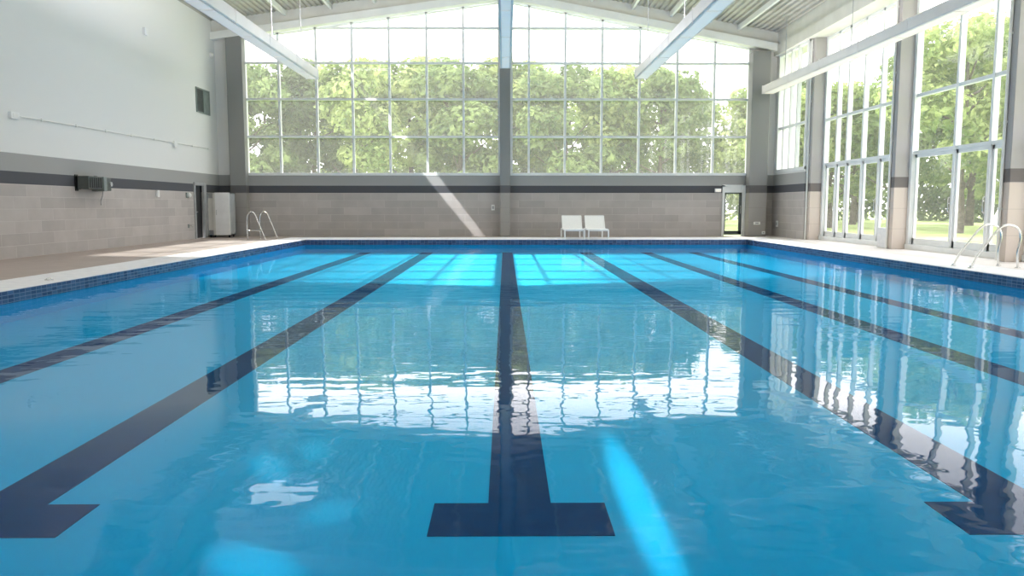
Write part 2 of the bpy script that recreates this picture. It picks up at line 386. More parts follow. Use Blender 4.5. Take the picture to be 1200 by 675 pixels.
# ------------------------------------------------------------------ far windows
def gable_window(name, x0, x1, mull, label):
    root = empty(name, (0, 0, 0), label=label, **ST)
    f = MB(); y0, y1 = YF + .02, YF + .20; z0 = 2.6; h = .045
    f.box(x0, x1, y0 - .06, y1, z0 - .02, z0 + .09)
    f.box(x0, x0 + .12, y0, y1, z0, under(x0 + .06)); f.box(x1 - .10, x1, y0, y1, z0, under(x1 - .05))
    for x in mull: f.box(x - h, x + h, y0, y1, z0, under(x) + .05)
    for z in (4.21, 5.78, 7.28, 8.72):
        a, b = x0, x1
        if z > under(x0): a = -(AP - z) / SL if x0 < 0 else x0
        if z > under(x1): b = (AP - z) / SR if x1 > 0 else x1
        f.box(a, b, y0 + .01, y1 - .02, z - h, z + h)
    for xa, xb in ((x0, x1),):
        f.prism([(xa, under(xa) - .05), (xb, under(xb) - .05), (xb, under(xb) + .1), (xa, under(xa) + .1)], 'y', y0, y1)
    f.build('window_frame', M['frame'], root)
    g = MB(); g.prism([(x0 + .05, z0), (x1 - .05, z0), (x1 - .05, under(x1 - .05)), (x0 + .05, under(x0 + .05))], 'y', YF + .10, YF + .112)
    g.build('pane', M['glass'], root)
gable_window('window_1', -11.05, -.2, (-9.55, -7.97, -6.45, -4.89, -3.31, -1.76), 'large gridded far window left of the middle column')
gable_window('window_2', .2, 10.42, (1.01, 2.55, 4.11, 5.7, 7.29, 8.88), 'large gridded far window right of the middle column')

# ------------------------------------------------------------------ side windows
def side_window(name, y0, y1, z0, mull, label, doors=True, X=12.1, z1=7.56, rails=(2.85, 4.5, 6.42), handles=()):
    root = empty(name, (0, 0, 0), label=label, **ST)
    f = MB(); xa, xb = X - .05, X + .10; h = .05
    f.box(xa - .03, xb, y0, y0 + .14, z0, z1); f.box(xa - .03, xb, y1 - .14, y1, z0, z1)
    f.box(xa, xb, y0, y1, z1 - .1, z1)
    f.box(xa - .06, xb, y0, y1, z0 - .03, z0 + .1)
    for m_ in mull: f.box(xa, xb, m_ - h, m_ + h, z0, z1)
    for z in rails:
        if z > z0: f.box(xa + .01, xb - .02, y0, y1, z - h, z + h)
    f.build('window_frame', M['frame'], root)
    if doors:   # thicker stiles of the door leaves below the first rail
        st = sorted([y0 + .14] + list(mull) + [y1 - .14])
        for a, b in zip(st, st[1:]):
            dm = MB(); w = .09
            dm.box(X, X + .07, a + h, a + h + w, z0 + .1, 2.8); dm.box(X, X + .07, b - h - w, b - h, z0 + .1, 2.8)
            dm.box(X, X + .07, a + h, b - h, z0 + .1, z0 + .28); dm.box(X, X + .07, a + h, b - h, 2.7, 2.8)
            dl = dm.build('door_leaf', M['frame'], root)
            if any(abs(a - q) < .1 for q in handles):
                hm = MB(); hm.tube(smooth([(X - .005, a + .13, 1.12), (X - .06, a + .13, 1.16), (X - .06, a + .13, 1.48), (X - .005, a + .13, 1.52)], 4), .014, 8)
                hm.box(X - .012, X, a + .10, a + .16, 1.05, 1.6)
                hm.build('door_handle', M['chrome'], dl)
    g = MB(); g.box(X + .05, X + .062, y0 + .05, y1 - .05, z0, z1)
    g.build('pane', M['glass'], root)
side_window('window_3', 30.96, 34.3, 2.7, (32.1, 32.85, 33.6), 'corner window above the grey wall next to the far column', doors=False, X=11.55, rails=(4.5, 6.15))
side_window('window_4', 24.30, 30.62, .06, (26.1, 27.35, 28.6, 29.5), 'tall glazed door bay beyond the second pillar', handles=(26.1,))
side_window('window_5', 18.8, 24.0, .06, (20.1, 21.7,), 'tall glazed door bay behind the curved handrails', handles=(21.7, 20.1))
side_window('window_6', 12.9, 18.5, .06, (15.0, 16.8), 'glazed bay just outside the frame')
side_window('window_7', 7.1, 12.6, .06, (9.2, 10.9), 'second glazed bay outside the frame')
side_window('window_8', 1.3, 6.8, .06, (3.4, 5.1), 'glazed bay beside the near pool end')
w = MB(); w.box(12.0, 12.3, YB, 1.0, -.25, 7.6); w.build('wall_right', M['wall_side'], label='short side wall near the camera end', **ST)
w = MB(); w.bbox(11.66, 12.0, 24.32, 25.1, 0, .62, .015); w.build('trim_4', M['coping'], label='low pale plinth against the pillar', **ST)
# return wall joining the corner bay to the pillar line
w = MB(); w.box(11.8, 12.3, 30.93, 30.97, -.25, 7.6); w.build('wall_right', M['wall_side'], label='narrow return beside the corner window', **ST)

# ------------------------------------------------------------------ roof
r = MB()
def deckz(x): return under(x) + .78
prof = []
x = XL - .3
pitch = .22
pts = []
while x < XR + .3:
    for dx, dz in ((0, 0), (.09, 0), (.115, .07), (.195, .07)):
        xx = min(x + dx, XR + .3); pts.append((xx, deckz(xx) + dz))
    x += pitch
pts.append((XR + .3, deckz(XR + .3)))
n = len(pts); ya, yb = YB - .3, YF + 1.0
vs = [(a, ya, b) for a, b in pts] + [(a, yb, b) for a, b in pts] + [(a, yb, b + .02) for a, b in pts[::-1]][:0]
fs = [(i, i + 1, n + i + 1, n + i) for i in range(n - 1)]
r._add(vs, fs)
# insulated top so that no light leaks
r.prism([(XL - .3, deckz(XL - .3) + .1), (0, deckz(0) + .1), (XR + .3, deckz(XR + .3) + .1), (XR + .3, deckz(XR + .3) + .3), (0, deckz(0) + .3), (XL - .3, deckz(XL - .3) + .3)], 'y', ya, yb)
r.build('ceiling', M['roof'], label='corrugated metal roof deck', **ST)
def rafter(y, label):
    root = empty('roof_beam', (0, y, 0), label=label, **ST)
    for a, b in ((XL, 0), (0, 11.42)):
        pass
    def gab(dz0, dz1, y0, y1, name, mt):
        g = MB()
        for a, b in ((XL, 0), (0, 11.42)):
            g.prism([(a, under(a) + dz0), (b, under(b) + dz0), (b, under(b) + dz1), (a, under(a) + dz1)], 'y', y0, y1)
        g.build(name, mt, root)
    gab(.26, .80, -.03, .03, 'web', M['steel_w']); gab(.0, .30, -.20, .20, 'bottom_flange', M['steel_l'])
for y, l in ((34.35, 'sloping cream roof beam above the far window'), (24.0, 'roof beam one bay before the far wall'), (19, 'roof beam in mid hall'), (14, 'roof beam nearer than mid hall'), (9, 'roof beam over the near lanes'), (3, 'roof beam over the near pool end')): rafter(y, l)
for x in (-10.8, -9.1, -7.2, -5.4, -3.6, -1.8, 1.8, 3.6, 5.3, 6.9, 9.75):
    p = MB(); s_ = deckz(x); p.box(x - .05, x + .05, YB, 34.3, s_ - .22, s_ - .02)
    p.build('roof_purlin', M['steel_l'], label='slim white purlin under the roof deck', **ST)

# ------------------------------------------------------------------ doors
dr = empty('door_1', (0, 0, 0), label='narrow dark side door in a pale frame beside the white cabinet', **ST)
f = MB(); f.box(XL - .05, XL + .04, DL0 - .02, DL0 + .1, 0, DLH); f.box(XL - .05, XL + .04, DL1 - .32, DL1 - .22, 0, DLH); f.box(XL - .05, XL + .04, DL0, DL1 - .2, DLH - .1, DLH + .02)
f.box(XL - .04, XL + .02, DL1 - .22, DL1, 0, DLH); f.build('door_frame', M['grey'], dr)
f = MB(); f.box(XL - .14, XL - .09, DL0 + .1, DL1 - .3, .01, DLH - .1); lf = f.build('door_leaf', M['dark'], dr)
f = MB(); f.box(XL - .09, XL - .07, DL0 + .25, DL0 + .31, 1.55, 1.85); f.tube([(XL - .09, DL0 + .28, 1.05), (XL - .03, DL0 + .28, 1.05), (XL - .03, DL0 + .42, 1.05)], .012, 8); f.build('door_handle', M['chrome'], lf)
dr = empty('door_2', (0, 0, 0), label='narrow glass door in the far wall with a pale transom', **ST)
f = MB(); f.box(DR0, DR0 + .1, YF - .05, YF + .2, 0, DRH); f.box(DR1 - .02, DR1 + .12, YF - .08, YF + .2, 0, DRH); f.box(DR0, DR1, YF - .05, YF + .2, DRH - .06, DRH + .02)
f.box(DR0 + .1, DR1 - .02, YF + .0, YF + .05, 1.86, DRH - .06); f.build('door_frame', M['frame'], dr)
f = MB(); a, b_ = DR0 + .1, DR1 - .02
f.box(a, a + .06, YF + .02, YF + .08, .05, 1.86); f.box(b_ - .12, b_, YF + .02, YF + .08, .05, 1.86); f.box(a, b_, YF + .02, YF + .08, 1.80, 1.86); f.box(a, b_, YF + .02, YF + .08, .05, .22)
lf = f.build('door_leaf', M['dkgrey'], dr)
f = MB(); f.box(a + .06, b_ - .12, YF + .045, YF + .055, .22, 1.80); f.build('pane', M['glass'], dr)
f = MB(); f.tube(smooth([(b_ - .06, YF + .02, .95), (b_ - .06, YF - .04, 1.0), (b_ - .06, YF - .04, 1.25), (b_ - .06, YF + .02, 1.3)], 4), .012, 8); f.build('door_handle', M['chrome'], lf)

# ------------------------------------------------------------------ suspended linear lights
def linear_light(x0, x1, z0, z1, ytip, label, cables):
    root = empty('linear_light', ((x0 + x1) / 2, ytip, z0), label=label, cat='ceiling light', group='long suspended linear lights')
    ox, oy, oz = (x0 + x1) / 2, ytip, z0
    w = (x1 - x0) / 2; h = z1 - z0; Lg = ytip + 1.5
    b = MB(); b.prism([(-w, .03), (-w + .02, 0), (-w + .06, 0), (-w + .06, .015), (w - .06, .015), (w - .06, 0), (w - .02, 0), (w, .03), (w, h - .03), (w - .03, h), (-w + .03, h), (-w, h - .03)], 'y', -Lg, 0)
    b.build('housing', M['light_body'], root)
    b = MB(); y = -Lg + .1
    while y < -.4:
        b.bbox(-w + .065, w - .065, y, min(y + 2.9, -.12), -.012, .014, .004); y += 3.0
    b.build('diffuser', M['lens'], root, label='frosted underside strip')
    b = MB(); b.bbox(-w - .012, w + .012, -.02, .02, -.01, h + .01, .006); b.build('end_cap', M['light_body'], root)
    for k in range(1, 10):
        y = -3.0 * k
        if -y > Lg: break
        b = MB(); b.box(-w - .006, w + .006, y - .03, y + .03, -.004, h + .006); b.build('joint_band', M['light_body'], root)
    for y in cables:
        zt = deckz(ox) - oz + .02
        b = MB(); b.cyl((0, -y, h - .01), (0, -y, zt), .012, 6); b.build('suspension_rod', M['grey'], root)
    return root
linear_light(-7.27, -6.82, 5.90, 6.25, 30.0, 'long pale linear light on the side of the plain white wall', (1.5, 5, 11, 17, 23))
linear_light(-.16, .20, 5.90, 6.22, 27.6, 'middle linear light pointing at the central column', (1.5, 6, 12, 18, 24))
linear_light(4.73, 5.20, 5.90, 6.26, 29.8, 'linear light ending in front of the right half of the far window', (1.2, 7, 13, 19, 25))
linear_light(10.62, 11.1, 5.90, 6.22, 33.7, 'linear light running in front of the tall side windows', (2, 8, 14, 20, 26))
for x, y0, y1, UP in ((-7.045, 0, 29.5, 1300), (.02, 0, 27.2, 750), (4.965, 0, 29.4, 700), (10.86, 0, 33.2, 180)):   # unseen area lamps added above the fixtures to brighten the hall
    o = bpy.data.lights.new('added_uplight', 'AREA'); o.shape = 'RECTANGLE'; o.size = .3; o.size_y = y1 - y0; o.energy = UP; o.color = (1, .96, .95)
    q = bpy.data.objects.new('added_uplight', o); COL.objects.link(q); q.location = (x, (y0 + y1) / 2, 6.30); q.rotation_euler = (pi, 0, 0)
# square luminaires on the roof whose reflection shows in the near water
def panel(x, y, label):
    zc = under(x) - .15
    root = empty('ceiling_luminaire', (x, y, zc), label=label, cat='ceiling light', group='square luminaires under the roof deck')
    b = MB(); b.box(-1.1, 1.1, -.55, -.5, -.08, .05); b.box(-1.1, 1.1, .5, .55, -.08, .05); b.box(-1.1, -1.05, -.5, .5, -.08, .05); b.box(1.05, 1.1, -.5, .5, -.08, .05); b.box(-1.05, 1.05, -.5, .5, 0, .05)
    b.cyl((-.8, 0, .05), (-.8, 0, .9), .02, 6); b.cyl((.8, 0, .05), (.8, 0, .9), .02, 6)
    b.build('housing', M['white'], root)
    b = MB(); b.box(-1.05, 1.05, -.5, .5, -.05, -.03); b.build('diffuser', M['lamp'], root)
panel(-7.3, 25.2, 'lit rectangular luminaire high under the roof, mirrored in the near water')

# ------------------------------------------------------------------ sun loungers
def lounger(x, label):
    root = empty('sun_lounger', (x, 30.95, .012), label=label, cat='sun lounger', group='white sun loungers at the far pool end')
    Lg, w = 1.95, .38
    for s in (-1, 1):
        f = MB(); X = s * w
        f.tube(smooth([(X, -.02, .20), (X, .01, .32), (X, .10, .355), (X, .4, .36), (X, 1.2, .36), (X, Lg - .1, .355), (X, Lg, .31), (X, Lg + .02, .20)], 5), .028, 10)
        f.build('side_rail', M['white'], root)
    for s in (-1, 1):
        for yy in (-.02, Lg + .02):
            f = MB(); f.cyl((s * w, yy, 0), (s * w, yy, .21), .026, 10); f.build('leg', M['white'], root)
    for yy, zz in ((.03, .33), (Lg - .03, .33), (1.1, .335)):
        f = MB(); f.cyl((-w, yy, zz), (w, yy, zz), .02); f.build('cross_bar', M['white'], root)
    f = MB(); f.bbox(-w + .01, w - .01, .03, 1.12, .355, .378, .008); f.build('seat', M['sling'], root)
    T_ = Matrix.Translation((0, 1.14, .37)) @ Matrix.Rotation(radians(48), 4, 'X')
    f = MB(); f.bbox(-w - .005, w + .005, 0, .66, -.014, .014, .008, T_)
    for s in (-1, 1): f.tube([T_ @ Vector((s * w, 0, 0)), T_ @ Vector((s * w, .68, 0))], .022, 8)
    f.tube([T_ @ Vector((-w, .68, 0)), T_ @ Vector((w, .68, 0))], .022, 8)
    bk = f.build('backrest', M['sling'], root)
    for s in (-1, 1):
        f = MB(); f.tube([T_ @ Vector((s * .3, .5, -.02)), (s * .3, 1.75, .36)], .012, 8); f.build('support_strut', M['white'], bk)
lounger(2.68, 'white sun lounger facing the pool, the one nearer the central column')
lounger(3.60, 'white sun lounger facing the pool, the one farther from the central column')

# ------------------------------------------------------------------ pool handrails
def rail_part(root, pts, r, foot):
    f = MB(); f.tube(smooth(pts, 6), r, 12); o = f.build('rail', M['chrome'], root)
    for p in foot:
        q = MB(); q.cyl((p[0], p[1], p[2]), (p[0], p[1], p[2] + .015), .055, 16); q.cyl((p[0], p[1], p[2] + .015), (p[0], p[1], p[2] + .05), .03, 12); q.build('flange', M['chrome'], o)
t = empty('pool_handrail', (-9.4, 31.0, 0), label='pair of sloping steel handrails on the deck beside the white cabinet', cat='handrail')
for yy, dx in ((-.55, 0), (.65, .12)):
    rail_part(t, [(-.34 + dx, yy, 0.01), (-.35 + dx, yy, .5), (-.33 + dx, yy, .88), (-.22 + dx, yy, 1.06), (-.06 + dx, yy, 1.0), (.06 + dx, yy, .72), (.34 + dx, yy, .01)], .022, ((-.34 + dx, yy, 0), (.34 + dx, yy, 0)))
f = MB(); f.cyl((-.345, -.55, .36), (-.2, .65, .36), .016, 10); f.cyl((-.345, -.55, .36), (.19, -.55, .36), .016, 10); f.build('cross_bar', M['chrome'], t)
t = empty('pool_handrail', (9.65, 16.8, 0), label='pair of curved steel handrails at the pool edge before the glazed doors', cat='handrail')
for yy in (.35, -.3):
    rail_part(t, [(.0, yy, 0.013), (.12, yy, .26), (.36, yy, .60), (.56, yy, .84), (.74, yy, .90), (.93, yy, .83), (1.0, yy, .64), (.97, yy + .02, .35), (1.0, yy + .04, .013)], .024, ((0, yy, .012), (1.0, yy + .04, .012)))

# ------------------------------------------------------------------ cabinet
t = empty('storage_cabinet', (-12.18, 33.0, 0), label='tall white storage cabinet between the side door and corner column', cat='cabinet')
f = MB(); f.box(.0, .92, .05, .75, .10, .14); f.box(0, .92, .05, .75, 1.78, 1.82); f.box(0, .03, .05, .75, .1, 1.82); f.box(.89, .92, .05, .75, .1, 1.82); f.box(.36, .39, .05, .75, .1, 1.82); f.box(0, .92, .72, .75, .1, 1.82)
f.box(.03, .36, .16, .18, .14, 1.78); f.build('body', M['grey'], t)
f = MB(); f.bbox(.34, .93, 0, .05, .10, 1.83, .008); dd = f.build('door', M['white'], t, label='bright white door')
f = MB(); f.tube(smooth([(.40, .0, .92), (.40, -.035, .95), (.40, -.035, 1.1), (.40, 0, 1.13)], 4), .008, 8); f.build('handle', M['grey'], dd)
f = MB(); f.bbox(.24, .34, .02, .07, .10, 1.82, .008); f.build('door', M['steel_w'], t, label='narrow grey folded door')
f = MB(); f.box(.03, .24, .10, .11, .3, 1.6); f.build('shelf_panel', M['steel_w'], t)
for xx, yy in ((.08, .15), (.84, .15), (.08, .65), (.84, .65)):
    f = MB(); f.cyl((xx - .02, yy, .05), (xx + .02, yy, .05), .05, 14); f.box(xx - .025, xx + .025, yy - .02, yy + .02, .06, .1); f.build('caster', M['rubber'], t)

# ------------------------------------------------------------------ things on the side wall
def wallbox(name, y, z, w, h, dpt, label, cat, mt='white', extra=True, group=None):
    root = empty(name, (XL, y, z), label=label, cat=cat, group=group)
    f = MB(); f.bbox(0, dpt, -w / 2, w / 2, -h / 2, h / 2, .008); f.build('housing', M[mt], root)
    if extra:
        f = MB(); f.bbox(dpt - .004, dpt + .008, -w * .32, w * .32, -h * .3, h * .3, .004); f.build('cover', M['steel_l'], root)
    return root
wallbox('junction_box', 20.3, 3.52, .34, .17, .08, 'white junction box at the start of the white conduit', 'junction box')
wallbox('junction_box', 30.06, 3.56, .26, .20, .08, 'small white junction box part way along the conduit', 'junction box')
wallbox('wall_sensor', 27.95, 7.15, .22, .24, .10, 'small white sensor high on the white wall', 'sensor')
wallbox('emergency_call_box', 28.4, 1.72, .16, .24, .07, 'small white box just under the dark stripe', 'wall box')
o = MB(); o.cyl((XL + .03, 20.45, 3.53), (XL + .03, 34.1, 3.637), .016, 8)
for k in range(8): o.box(XL + .002, XL + .047, 21.5 + k * 1.7, 21.56 + k * 1.7, 3.50 + .0078 * (1.05 + k * 1.7), 3.56 + .0078 * (1.05 + k * 1.7))
o.build('cable_conduit', M['steel_l'], label='thin white conduit running along the white wall', cat='conduit')
r_ = empty('dome_camera', (XL, 34.1, 7.5), label='round white dome high on the wall beside the corner column', cat='camera')
f = MB(); f.cyl((0, 0, 0), (.05, 0, 0), .12, 20); f.build('mount', M['white'], r_)
f = MB(); f.dome((.05, 0, 0), .10, (1, 0, 0)); f.build('dome', M['steel_l'], r_)
r_ = empty('wall_lamp', (XL, 31.1, 1.70), label='small grey lamp beside the dark side door', cat='lamp')
f = MB(); f.bbox(0, .05, -.16, .16, -.10, .10, .01); f.build('back_plate', M['mdgrey'], r_)
f = MB(); f.dome((.05, .04, 0), .10, (1, 0, 0), .09); f.build('lamp_shade', M['steel_l'], r_)
r_ = empty('wall_spigot', (XL, 31.1, .52), label='small pale outlet low on the block wall near the door', cat='outlet')
f = MB(); f.bbox(0, .03, -.07, .07, -.07, .07, .006); f.build('cover', M['mdgrey'], r_)
f = MB(); f.tube(smooth([(.03, 0, 0), (.12, 0, .02), (.15, 0, -.05)], 4), .018, 8); f.build('spout', M['chrome'], r_)
# louvred opening
r_ = empty('wall_vent', (XL, 33.05, 5.48), label='dark louvred vent high on the white wall', cat='vent')
f = MB(); a, h = .72, .44
f.box(0, .04, -a, a, h, h + .05); f.box(0, .04, -a, a, -h - .05, -h); f.box(0, .04, -a, -a + .05, -h, h); f.box(0, .04, a - .05, a, -h, h); f.box(0, .045, .02, .08, -h, h)
f.build('frame', M['mdgrey'], r_)
f = MB(); f.box(0, .006, -a, a, -h, h)
for k in range(11):
    z = -h + .04 + k * .078; f.box(.008, .030, -a + .05, 0.02, z, z + .03)
f.build('louvre_blade', M['dkgrey'], r_)
f = MB(); f.box(.006, .022, .09, a - .06, -h + .02, h - .02); f.build('blank_panel', M['mdgrey'], r_)
# timing / heater unit on the stripe
r_ = empty('wall_heater', (XL, 23.6, 1.94), label='dark grey-green box unit on brackets over the dark stripe with a hanging cable', cat='wall unit')
f = MB(); f.bbox(.10, .42, -.62, .18, -.17, .20, .02); bd = f.build('housing', M['dkgrey'], r_)
f = MB()
for k in range(6): f.box(.415, .435, -.56 + k * .12, -.50 + k * .12, -.13, .16)
f.build('grille', M['dark'], bd)
f = MB(); f.bbox(.08, .46, .18, .36, -.22, .20, .015); f.build('end_panel', M['mdgrey'], r_, label='lighter end panel')
f = MB(); f.bbox(.08, .34, .36, .86, -.20, .18, .02); f.box(.335, .35, .42, .72, -.06, .14); f.build('control_box', M['dkgrey'], r_)
f = MB(); f.cyl((.34, .80, 0), (.38, .80, 0), .07, 16); f.build('dial', M['grey'], r_)
for yy in (-.5, .6):
    f = MB(); f.box(0, .12, yy - .03, yy + .03, -.18, .20); f.box(0, .02, yy - .08, yy + .08, -.22, .24); f.build('bracket', M['dark'], r_)
f = MB(); f.tube(smooth([(.2, .62, -.19), (.17, .63, -.35), (.10, .66, -.5), (.06, .74, -.62)], 5), .014, 8); f.build('cable', M['grey'], r_)
# far wall and corner fittings
r_ = empty('exit_lamp', (9.12, YF, 1.95), label='small white lamp box beside the far glass door', cat='lamp')
f = MB(); f.bbox(-.13, .13, -.1, 0, -.08, .08, .008); f.build('housing', M['white'], r_)
f = MB(); f.bbox(-.11, .11, -.115, -.1, -.06, .04, .004); f.build('diffuser', M['lens'], r_)
for x, y, z, ax, l in ((-.52, YF, 1.22, 0, 'small white box on the far wall left of the central column'), (10.66, 34.0, .56, 0, 'wide pale outlet plate on the corner column'), (10.95, 34.0, .16, 0, 'low small outlet at the foot of the corner column')):
    r_ = empty('wall_outlet', (x, y, z), label=l, cat='outlet')
    w_ = .14 if 'wide' in l else .07; h_ = .06 if 'column' in l and 'corner' in l else .12
    f = MB(); f.bbox(-w_, w_, -.03, 0, -h_, h_, .005); f.build('cover', M['steel_l'], r_)
    f = MB(); f.box(-w_ * .5, w_ * .5, -.034, -.03, -h_ * .5, h_ * .5); f.build('socket', M['grey'], r_)
r_ = empty('wall_outlet', (11.5, 33.9, .54), label='upright white outlet plate on the wall under the corner window', cat='outlet')
f = MB(); f.bbox(-.03, 0, -.11, .11, -.13, .13, .005); f.build('cover', M['steel_l'], r_)
f = MB(); f.box(-.034, -.03, -.05, .05, -.06, .06); f.build('socket', M['grey'], r_)
# skimmer lids along the right coping
for x, y, l in ((9.55, 27.4, 'round steel anchor cap on the right-hand coping near the far corner'), (-7.9, 13.9, 'round steel anchor cap on the coping before the block wall')):
    r_ = empty('anchor_cap', (x, y, .012), label=l, cat='anchor cap')
    f = MB(); f.cyl((0, 0, 0), (0, 0, .02), .07, 16); f.build('rim', M['chrome'], r_)
    f = MB(); f.dome((0, 0, .02), .05, h=.03); f.build('cap', M['chrome'], r_)

# ------------------------------------------------------------------ outdoors
g = MB(); g.box(-120, 140, YF + .3, 190, -.5, -.12); g.box(XR + .3, 140, -60, YF + .3, -.5, -.12); g.build('ground', M['grass'], label='sunlit lawn outside the windows', **ST)
g = MB(); g.box(XR + .3, XR + 2.2, YB, YF + 2, -.12, -.05); g.build('path', M['coping'], label='pale path outside the glazed doors', **ST)

def crown_mesh(name, mt, seed, H=12.5, R=3.6, nl=7000, low=1.2, size=.26, lobes=26):
    rnd = random.Random(seed); mb = MB(); L_ = []
    for i in range(lobes):
        t = rnd.random() ** .8; z = low + .9 + t * (H - low - 2.0)
        k = (z - low) / (H - low); rad = R * (sin(pi * min(1, .18 + k * .80)) ** .6) * (.35 + .5 * rnd.random())
        a = rnd.random() * 2 * pi
        L_.append((Vector((cos(a) * rad, sin(a) * rad, z)), rnd.uniform(.9, 1.7)))
    vs = mb.v; fs = mb.f
    for i in range(nl):
        c, rr = rnd.choice(L_)
        u = Vector((rnd.gauss(0, 1), rnd.gauss(0, 1), rnd.gauss(0, 1))).normalized()
        q = rr * (.55 + .5 * rnd.random() ** .5)
        p = c + Vector((u.x * q, u.y * q, u.z * q * .8))
        n = (u + Vector((rnd.gauss(0, .5), rnd.gauss(0, .5), rnd.gauss(0, .5) + .3))).normalized()
        a = n.orthogonal().normalized(); a.rotate(Matrix.Rotation(rnd.random() * 6.28, 3, n)); b = n.cross(a)
        s_ = size * rnd.uniform(.6, 1.3); o = len(vs)
        vs += [tuple(p - a * s_), tuple(p - b * s_ * .5 + n * s_ * .12), tuple(p + a * s_), tuple(p + b * s_ * .5 + n * s_ * .12)]
        fs.append((o, o + 1, o + 2, o + 3)); mb.smooth.append(False)
    return mb.mesh(name, mt)
def trunk_mesh(name, seed, H=12.5, R=3.2):
    rnd = random.Random(seed); t = MB()
    t.tube(smooth([(0, 0, -.15), (.05, .02, 1.2), (-.06, .05, 3.5), (.1, -.05, 6.5), (0, 0, H * .86)], 4), [.30 - .25 * i / 16 for i in range(17)], 9)
    for k in range(11):
        z = 2.4 + k * (H - 4) / 11; a = rnd.random() * 6.28; l = R * rnd.uniform(.5, .85)
        t.tube(smooth([(0, 0, z), (cos(a) * l * .5, sin(a) * l * .5, z + .5), (cos(a) * l, sin(a) * l, z + 1.3)], 3), [.10, .09, .08, .065, .05, .04, .02], 6)
    return t.mesh(name, M['bark'])
kinds = [
    (crown_mesh('leafy_crown', M['leaf1'], 1), trunk_mesh('tree_trunk', 1)),
    (crown_mesh('leafy_crown', M['leaf2'], 2, R=3.9), trunk_mesh('tree_trunk', 2)),
    (crown_mesh('leafy_crown', M['leaf3'], 3, R=3.4, low=.6), trunk_mesh('tree_trunk', 3)),
    (crown_mesh('leafy_crown', M['leaf2'], 4, R=4.2, low=3.2, nl=6000), trunk_mesh('tree_trunk', 4)),
    (crown_mesh('leafy_crown', M['leaf1'], 5, R=4.0, low=3.6, nl=6500), trunk_mesh('tree_trunk', 5)),
]
def tree(x, y, k, h, rz, label, group):
    root = empty('leafy_tree', (x, y, -.12), rz, label=label, cat='tree', group=group)
    s_ = h / 12.5; root.scale = (s_ * random.uniform(.95, 1.15), s_ * random.uniform(.95, 1.15), s_)
    for nm, me in (('crown', kinds[k][0]), ('trunk', kinds[k][1])):
        o = bpy.data.objects.new(nm, me); COL.objects.link(o); o.parent = root
tone = ['mid green', 'bright yellow-green', 'deep green', 'bright yellow-green high-crowned', 'mid green high-crowned']
far = [(-22.5, 60, 2, 12.4), (-18.2, 57, 0, 11.6), (-14.3, 61, 2, 12.6), (-10.6, 57, 1, 12.0), (-7.2, 62, 1, 13.0), (-3.2, 58, 0, 12.2), (.4, 62, 1, 12.9), (4.2, 57, 0, 11.7), (8.2, 62, 1, 12.2), (11.5, 60, 4, 11.8), (14.6, 66, 4, 10.4), (18.4, 60, 1, 10.4), (22.6, 66, 4, 12.0), (-27, 66, 0, 13), (-31, 62, 1, 13)]
cols = ['the leftmost pane column', 'the second pane column from the left', 'the third pane column from the left', 'the fourth pane column from the left', 'the fifth pane column from the left', 'the pane column just left of the central column', 'the central grey column', 'the first two pane columns right of the central column', 'the third pane column right of the central column', 'the right-hand linear light tip', 'the second pane column from the right end', 'the rightmost far pane column', 'the corner column', 'the left corner column', 'the white cabinet corner']
for (x, y, k, h), c_ in zip(far, cols):
    tree(x, y, k, h, random.random() * 6.28, '%s tree outside behind %s' % (tone[k], c_), 'trees beyond the far window')
back = [(-20.5, 70, 0), (-12.5, 71, 1), (-5, 72, 0), (2.3, 72, 2), (9.7, 73, 0)]
for i, (x, y, k) in enumerate(back):
    tree(x, y, k, 13.2, random.random() * 6.28, 'back-row tree beyond the far window, the %s' % ['leftmost of five', 'second of five from the left', 'middle one of five', 'fourth of five from the left', 'rightmost of five'][i], 'back row of trees beyond the far window')
right = [(23.5, 41.5, 3, 11.0, 'behind the middle door of the bay by the handrails'), (28.5, 45.0, 3, 12.5, 'behind the door nearest the handrails'), (24.6, 49.5, 4, 11.0, 'behind the far door of the bay by the handrails'),
         (33.0, 57.0, 1, 13, 'farther out behind the bay by the handrails'), (26.0, 60.0, 4, 10.5, 'behind the near end of the second tall bay'), (30.0, 68.0, 1, 11.5, 'behind the middle of the second tall bay'), (27.5, 74.0, 4, 11.5, 'behind the far end of the second tall bay'),
         (21.0, 52.0, 1, 9.5, 'behind the second tall bay, closest to the pool hall'), (17.6, 50.0, 1, 8.6, 'behind the corner window'), (34, 44, 1, 13, 'just hidden by the nearest pillar'), (33, 34, 3, 13, 'opposite the nearest pillar'), (32, 24, 4, 13, 'opposite the mid pool bays'), (32, 14, 3, 12.5, 'opposite the near pool bays'), (33, 4, 4, 12, 'opposite the near pool end')]
for x, y, k, h, l in right:
    tree(x, y, k, h, random.random() * 6.28, '%s tree outside, %s' % (tone[k], l), 'trees beyond the side windows')
